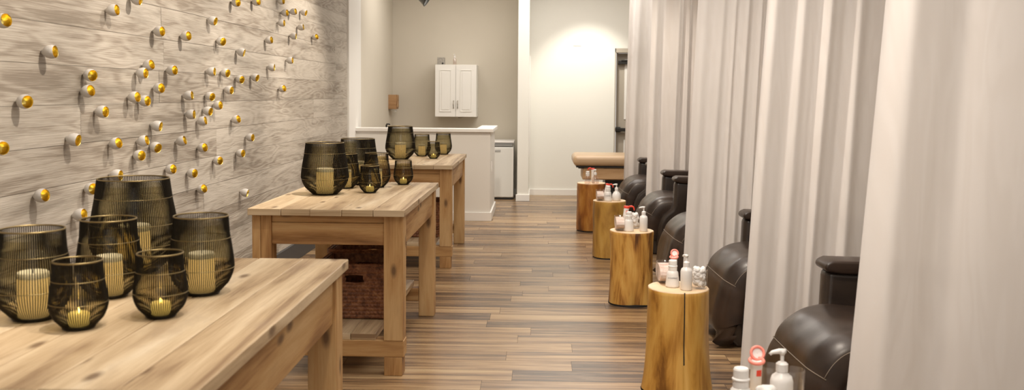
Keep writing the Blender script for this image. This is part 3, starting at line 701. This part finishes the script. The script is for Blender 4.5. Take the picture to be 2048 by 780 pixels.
def tube_cap(loc, label, tilt=(0, .2), mi='red', s=1, ring=False, rz=0):
    t = thing('cap_tube', label, 'tube', loc, group='toiletries on the log stumps'); t.rotation_euler = (tilt[0], tilt[1], rz)
    bm = new_bm(); lathe(bm, [(.001, 0), (.013, 0), (.015, .004), (.0155, .10), (.0165, .13)], 26); link('tube_body', bm, 'white_plastic', t, smooth=True)
    bm = new_bm(); box(bm, (.004, -.0155, .105), (.013, .002, .018)); link('orange_mark', bm, 'red', t.children[0])
    if ring:
        bm = new_bm(); tube(bm, circ(.0185, .135, 28), .0048, 8, closed=True); link('ring_cap', bm, 'coral', t, smooth=True)
        bm = new_bm(); lathe(bm, [(.001, .131), (.014, .134), (.015, .137)], 20); link('cap_inner', bm, 'white_plastic', t)
        m2 = Matrix.Translation((.006, .018, .148)) @ Matrix.Rotation(math.radians(55), 4, 'X')
        bm = new_bm(); tube(bm, [m2 @ Vector(p) for p in circ(.0175, 0, 28)], .004, 8, closed=True); ol = link('open_lid', bm, 'coral', t, smooth=True)
        bm = new_bm(); lathe(bm, [(.001, -.002), (.0165, -.002)], 24, m2); link('lid_disc', bm, 'white_plastic', ol)
    else:
        bm = new_bm(); lathe(bm, [(.017, .128), (.0185, .129), (.0185, .14), (.016, .142), (.001, .142)], 24, cap0=True); link('cap', bm, mi, t)
        bm = new_bm(); tube(bm, [(.014, 0, .139), (.030, 0, .144), (.042, 0, .140), (.048, 0, .128), (.049, 0, .120)], [.006, .006, .005, .005, .004], 8); link('open_lid', bm, mi, t, smooth=True)
    t.scale = (s,)*3
    return t
def glass_cup(loc, label, fill=None, r=.034, h=.095):
    t = thing('glass_tumbler', label, 'glass', loc, group='toiletries on the log stumps')
    bm = new_bm(); lathe(bm, [(.001, 0), (r*.9, 0), (r*.93, .003), (r, h), (r-.002, h), (r*.9-.001, .007), (.001, .006)], 36); link('glass_wall', bm, 'glass', t, smooth=True)
    return t
def cotton(loc, r, h, label, n=26, sd=1, br=.015):
    rr = random.Random(sd); bm = new_bm()
    for k in range(n):
        z = br*.9+(h-br*.4)*k/n; a = k*2.4; q = (r-br)*math.sqrt(rr.uniform(.15, 1)); c = Vector((q*math.cos(a), q*math.sin(a), z))
        res = bmesh.ops.create_icosphere(bm, subdivisions=2, radius=br*rr.uniform(.85, 1.08), matrix=Matrix.Translation(c))
        for v in res['verts']:
            d_ = v.co-c; v.co = c+d_*(1+.22*mn.noise(v.co*90))
    o = link('cotton_balls', bm, 'cotton', loc=loc, smooth=True); tag(o, label, 'cotton balls'); o['kind'] = 'stuff'; return o
def rounds(loc, r, h, label, n=16):
    bm = new_bm()
    for k in range(n):
        x = -r*.86+2*r*.86*k/(n-1); w_ = math.sqrt(max(.01, (r*.9)**2-x*x))
        pts = [(x, w_*math.cos(q), h/2+min(h/2, w_*1.2)*math.sin(q)) for q in [2*PI*i/16 for i in range(16)]]
        a = [bm.verts.new(p) for p in pts]; b = [bm.verts.new((p[0]+r*.08, p[1], p[2])) for p in pts]
        bm.faces.new(a); bm.faces.new(list(reversed(b)))
        for i in range(16): bm.faces.new((a[i], a[(i+1) % 16], b[(i+1) % 16], b[i]))
    o = link('cotton_rounds', bm, 'pad', loc=loc); tag(o, label, 'cotton pads'); o['kind'] = 'stuff'; return o
# stump 4 (cracked)
glass_cup((.640, 4.755, ZS), 'clear glass of pinkish cotton pads on the cracked stump', r=.036, h=.105)
rounds((.640, 4.755, ZS+.008), .032, .085, 'pinkish cotton pads standing in the glass on the cracked stump')
foam_bottle((.668, 4.630, ZS), 'white foam bottle with printed word at the front of the cracked stump', s=1.03)
tube_cap((.694, 4.75, ZS), 'white tube with open coral ring lid behind the bottles on the cracked stump', (.22, -.06), ring=True, s=1.0)
pump_bottle((.724, 4.560, ZS), 'slim white pump bottle with paper label on the cracked stump', s=1.03, rotz=-1.2, lab=False)
glass_cup((.792, 4.600, ZS), 'clear glass heaped with cotton balls on the cracked stump', r=.042, h=.09)
cotton((.792, 4.600, ZS+.008), .036, .082, 'white cotton balls heaped in the glass on the cracked stump', 44, 2)
# stump 3
glass_cup((.573, 6.585, ZS), 'clear glass of cotton pads at left on the middle stump', r=.034, h=.10)
rounds((.573, 6.585, ZS+.008), .030, .08, 'cotton pads standing in the glass on the middle stump')
foam_bottle((.634, 6.52, ZS), 'plain white foam bottle at front centre of the middle stump', text=False, s=1.05)
tube_cap((.612, 6.655, ZS), 'white tube with red flip cap tilted on the middle stump', (0, .12), s=1.12)
glass_cup((.690, 6.665, ZS), 'clear glass heaped with cotton balls on the middle stump', r=.040, h=.085)
cotton((.690, 6.665, ZS+.008), .035, .085, 'white cotton balls heaped in the glass on the middle stump', 40, 5)
pump_bottle((.735, 6.52, ZS), 'slim plain white pump bottle at right on the middle stump', s=1.03)
# stump 2
glass_cup((.558, 8.43, ZS), 'clear glass of cotton pads at left on the olive-gold stump', r=.036, h=.095)
rounds((.558, 8.43, ZS+.008), .031, .07, 'cotton pads standing in the glass on the olive-gold stump')
foam_bottle((.626, 8.36, ZS), 'white foam bottle with printed word on the olive-gold stump', s=1.05)
tube_cap((.600, 8.50, ZS), 'white tube with drooping red flip cap on the olive-gold stump', (0, .25), s=1.02)
pump_bottle((.703, 8.40, ZS), 'round-shouldered pump bottle on the olive-gold stump', s=1.05, rnd_=True)
glass_cup((.712, 8.475, ZS), 'clear glass behind the round pump bottle on the olive-gold stump', r=.034, h=.075)
# stump 1
foam_bottle((.532, 10.0, ZS), 'clear bottle with white cap at left on the farthest stump', text=False, s=1.0, clear=True)
pump_bottle((.612, 9.985, ZS), 'clear round pump bottle at right on the farthest stump', s=1.05, rnd_=True, clear=True)
tube_cap((.592, 10.10, ZS), 'white tube with red cap behind the bottles on the farthest stump', (0, 0), s=1.08, rz=PI)
# stump 5
foam_bottle((.600, 2.745, ZS), 'white foam bottle cut by the bottom edge on the nearest stump', text=False, s=1.14)
tube_cap((.668, 2.86, ZS), 'white tube with coral ring cap on the nearest stump', (.22, -.03), ring=True, s=1.1)
glass_cup((.735, 2.955, ZS), 'clear glass behind the ring-capped tube on the nearest stump', r=.036, h=.095)
pump_bottle((.722, 2.76, ZS), 'white pump bottle with spout to the left on the nearest stump', s=1.20, rotz=.1)
glass_cup((.785, 2.88, ZS), 'clear glass at far right on the nearest stump', r=.038, h=.105)
glass_cup((.662, 2.70, ZS), 'clear glass of cotton balls at the bottom edge on the nearest stump', r=.040, h=.085)
cotton((.662, 2.70, ZS+.008), .034, .085, 'white cotton balls in the glass at the bottom photo edge', 40, 9)

# ------------------------------------------------------------------ pedicure chairs
def make_chair(label):
    t = thing('recliner_chair', label, 'chair', (1.0, 3.93, 0), group='leather pedicure recliners')
    # local: x=0 front of footrest, +x to the back, y centred
    W = .50
    prof = [(.62, .515), (.46, .522), (.34, .530), (.25, .528), (.17, .508), (.105, .458), (.058, .385), (.028, .305), (.010, .23), (.002, .16), (.010, .10), (.035, .075), (.075, .085)]
    def sub(pr, k=4):
        out = []
        for i in range(len(pr)-1):
            p0 = Vector(pr[max(i-1, 0)]); p1 = Vector(pr[i]); p2 = Vector(pr[i+1]); p3 = Vector(pr[min(i+2, len(pr)-1)])
            for j in range(k):
                u = j/k; out.append(.5*((2*p1)+(p2-p0)*u+(2*p0-5*p1+4*p2-p3)*u*u+(3*p1-p0-3*p2+p3)*u**3))
        out.append(Vector(pr[-1])); return out
    pr = sub(prof); n = len(pr); ny = 28; hw = .315
    bm = new_bm(); grid = []
    nrm = []
    for i in range(n):
        a = pr[max(i-1, 0)]; b = pr[min(i+1, n-1)]; tt = (b-a).normalized(); nrm.append(Vector((tt.y, -tt.x)) * 1)
    # outward normal should point up/forward
    for i in range(n):
        row = []; nn = nrm[i]
        if nn.dot(Vector((-.6, .8))) < 0: nn = -nn
        for j in range(ny+1):
            v = -1+2*j/ny; av = abs(v)
            drop = .055*max(0, (av-.72)/.28)**2.0 if av > .72 else 0
            puff = .010*math.cos(v*PI/2)
            w_ = .004*mn.noise(Vector((pr[i].x*7, v*2.2, pr[i].y*7)))*2
            if i > 18*1 and False: w_ = 0
            seam = .006*math.exp(-((i-24)/1.0)**2)
            off = puff-drop+w_-seam
            row.append(bm.verts.new((pr[i].x+nn.x*off, v*hw, pr[i].y+nn.y*off)))
        grid.append(row)
    for i in range(n-1):
        for j in range(ny): bm.faces.new((grid[i][j], grid[i][j+1], grid[i+1][j+1], grid[i+1][j]))
    # side boxing: inward thickness .13
    inner = []
    for i in range(n):
        nn = nrm[i]
        if nn.dot(Vector((-.6, .8))) < 0: nn = -nn
        p = pr[i]-nn*.15
        p = Vector((max(p.x, .10), max(p.y, .075)))
        inner.append(p)
    for j in (0, ny):
        ins = [bm.verts.new((p.x, (-1 if j == 0 else 1)*(hw-.012), p.y)) for p in inner]
        for i in range(n-1):
            try: bm.faces.new((grid[i][j], grid[i+1][j], ins[i+1], ins[i]))
            except ValueError: pass
    link('footrest_pad', bm, 'leather_pad', t, smooth=True)
    pad = t.children[0]
    def P(i, v, off=0):
        nn = nrm[i]
        if nn.dot(Vector((-.6, .8))) < 0: nn = -nn
        av = abs(v); drop = .055*((av-.72)/.28)**2 if av > .72 else 0
        q = pr[i]+nn*(.010*math.cos(v*PI/2)-drop+off); return (q.x, v*hw, q.y)
    bm = new_bm(); tube(bm, [P(24, -1+2*k/20, .000) for k in range(21)], .0022, 5)
    for s in (-1, 1): tube(bm, [P(i, s*.985, .001) for i in range(3, 25)], .0016, 5)
    link('stitched_seam', bm, 'thread', pad, smooth=True)
    # base body
    def extrude_prof(name, pts, y0, y1, m, bevel=.02, parent=t, smooth=True):
        bm = new_bm(); a = [bm.verts.new((x, y0, z)) for x, z in pts]; b = [bm.verts.new((x, y1, z)) for x, z in pts]
        bm.faces.new(a); bm.faces.new(list(reversed(b)))
        for i in range(len(pts)): bm.faces.new((a[i], a[(i+1) % len(pts)], b[(i+1) % len(pts)], b[i]))
        o = link(name, bm, m, parent, smooth=smooth, bevel=bevel)
        if bevel: o.modifiers['bevel'].segments = 4; o.modifiers['bevel'].angle_limit = math.radians(40)
        return o
    extrude_prof('base', [(.13, 0), (.09, .04), (.115, .40), (.30, .44), (1.0, .44), (1.0, 0)], -.285, .285, 'leather', .02)
    extrude_prof('seat_cushion', [(.55, .43), (.55, .52), (.62, .535), (1.10, .51), (1.15, .43)], -.255, .255, 'leather_pad', .03)
    for s in (-1, 1):
        y0, y1 = (s*.27, s*.40) if s > 0 else (-.40, -.27)
        ap = extrude_prof('arm_panel', [(.17, 0), (.145, .12), (.16, .28), (.20, .37), (.27, .425), (.29, .47), (.297, .68), (1.08, .65), (1.10, 0)], y0+.01, y1-.01, 'leather', .035)
        pd = extrude_prof('arm_pad', [(.295, .672), (.282, .69), (.292, .710), (.32, .722), (.60, .715), (1.08, .67), (1.08, .635), (.36, .662)], y0-.012, y1+.012, 'leather_pad', .02, ap)
    # lever on the inner side of the near arm
    bm = new_bm(); tube(bm, [(.42, -.268, .60), (.37, -.22, .615), (.335, -.20, .625)], .006, 8); lv = link('recline_lever', bm, 'chrome', t, smooth=True)
    bm = new_bm(); bmesh.ops.create_uvsphere(bm, u_segments=14, v_segments=10, radius=.017, matrix=Matrix.Translation((.332, -.198, .627))); link('knob', bm, 'chrome', lv, smooth=True)
    bk = extrude_prof('backrest', [(.98, .40), (1.00, .60), (1.14, 1.02), (1.20, 1.10), (1.30, 1.09), (1.30, 1.0), (1.16, .40)], -.26, .26, 'leather_pad', .035)
    extrude_prof('head_pillow', [(1.10, .93), (1.13, 1.07), (1.19, 1.10), (1.20, .95)], -.22, .22, 'leather_pad', .02, bk)
    return t
CH = make_chair('dark brown leather recliner nearest the camera, its rounded footrest against the nearest curtain')
RZ = math.radians(1.5)
CH.location = (1.0, 3.93, 0); CH.rotation_euler = (0, 0, RZ)
for x, y, lb in ((1.02, 5.70, 'dark leather recliner showing only its footrest, beside the cracked log stump'), (.955, 7.26, 'dark leather recliner footrest cut off by the wide curtain, behind the middle stump'), (.925, 8.87, 'dark leather recliner with both padded arms and lever showing, second farthest'), (.885, 10.65, 'dark leather recliner farthest back, beside the massage table')):
    dup(CH, (x, y, 0), RZ, lb)

# ------------------------------------------------------------------ curtains
def curtain(y, xb, xt, zt, label, seed, per=.115, amp=.035, xr=3.15, slant=.0):
    """sheer panel hung from the ceiling across the bay; left edge runs from xb at the floor to xt at height zt"""
    rr = random.Random(seed); nx, nz = 520, 36; W = xr-xb
    # warped pleat phase
    ph = []; p = rr.uniform(0, 6)
    for i in range(nx+1):
        u = i/nx*W; p += W/nx*2*PI/per*(1+.45*math.sin(u*5+seed)+.3*math.sin(u*11.3+seed*2)); ph.append(p)
    bm = new_bm(); grid = []
    for k in range(nz+1):
        z = .012+(ZC-.02)*k/nz; f = z/ZC; row = []
        xl = xb+(xt-xb)*z/zt
        for i in range(nx+1):
            u = i/nx; x = xl+(xr-xl)*u + .010*math.sin(ph[i]*.5+seed+z*.8)*(1-f)
            a = amp*(.55+.45*math.sin(u*W*3.1+seed*3))*(.75+.5*(1-f)); a = max(a, .006)
            q_ = ph[i]+.35*math.sin(z*1.3+u*4); yy = y+a*(math.sin(q_)+.30*math.sin(2*q_+1.0+seed)) + .35*a*math.sin(ph[i]*.43+z*.9+seed) + .014*math.sin(z*1.1+u*W*2+seed)*(1-f)
            row.append(bm.verts.new((x-.0, yy, z)))
        grid.append(row)
    for k in range(nz):
        for i in range(nx): bm.faces.new((grid[k][i], grid[k][i+1], grid[k+1][i+1], grid[k+1][i]))
    t = link('sheer_curtain', bm, 'curtain', smooth=True); tag(t, label, 'curtain', 'sheer curtains between the chairs')
    bm = new_bm(); box(bm, ((xb+xt)/2+(xr-(xb+xt)/2)/2+.05, y, ZC-.008), (xr-(xb+xt)/2+.05, .03, .016)); link('ceiling_track', bm, 'trim', t)
curtain(3.20, 1.045, 1.195, 2.35, 'widest white sheer curtain nearest the camera at the right edge', 3, .26, .038)
curtain(4.95, 1.075, 1.180, 2.0, 'white sheer curtain with broad folds behind the nearest recliner', 8, .15, .048)
curtain(6.48, .985, 1.071, 2.09, 'white sheer curtain with bright vertical pleats in the middle of the row', 12, .13, .055)
curtain(9.75, 1.105, 1.148, 2.41, 'shaded grey-pink sheer curtain second farthest, behind the paired recliners', 17, .10, .045)
curtain(11.30, 1.010, 1.066, 2.57, 'pale narrow-looking sheer curtain farthest back beside the door', 23, .09, .045)
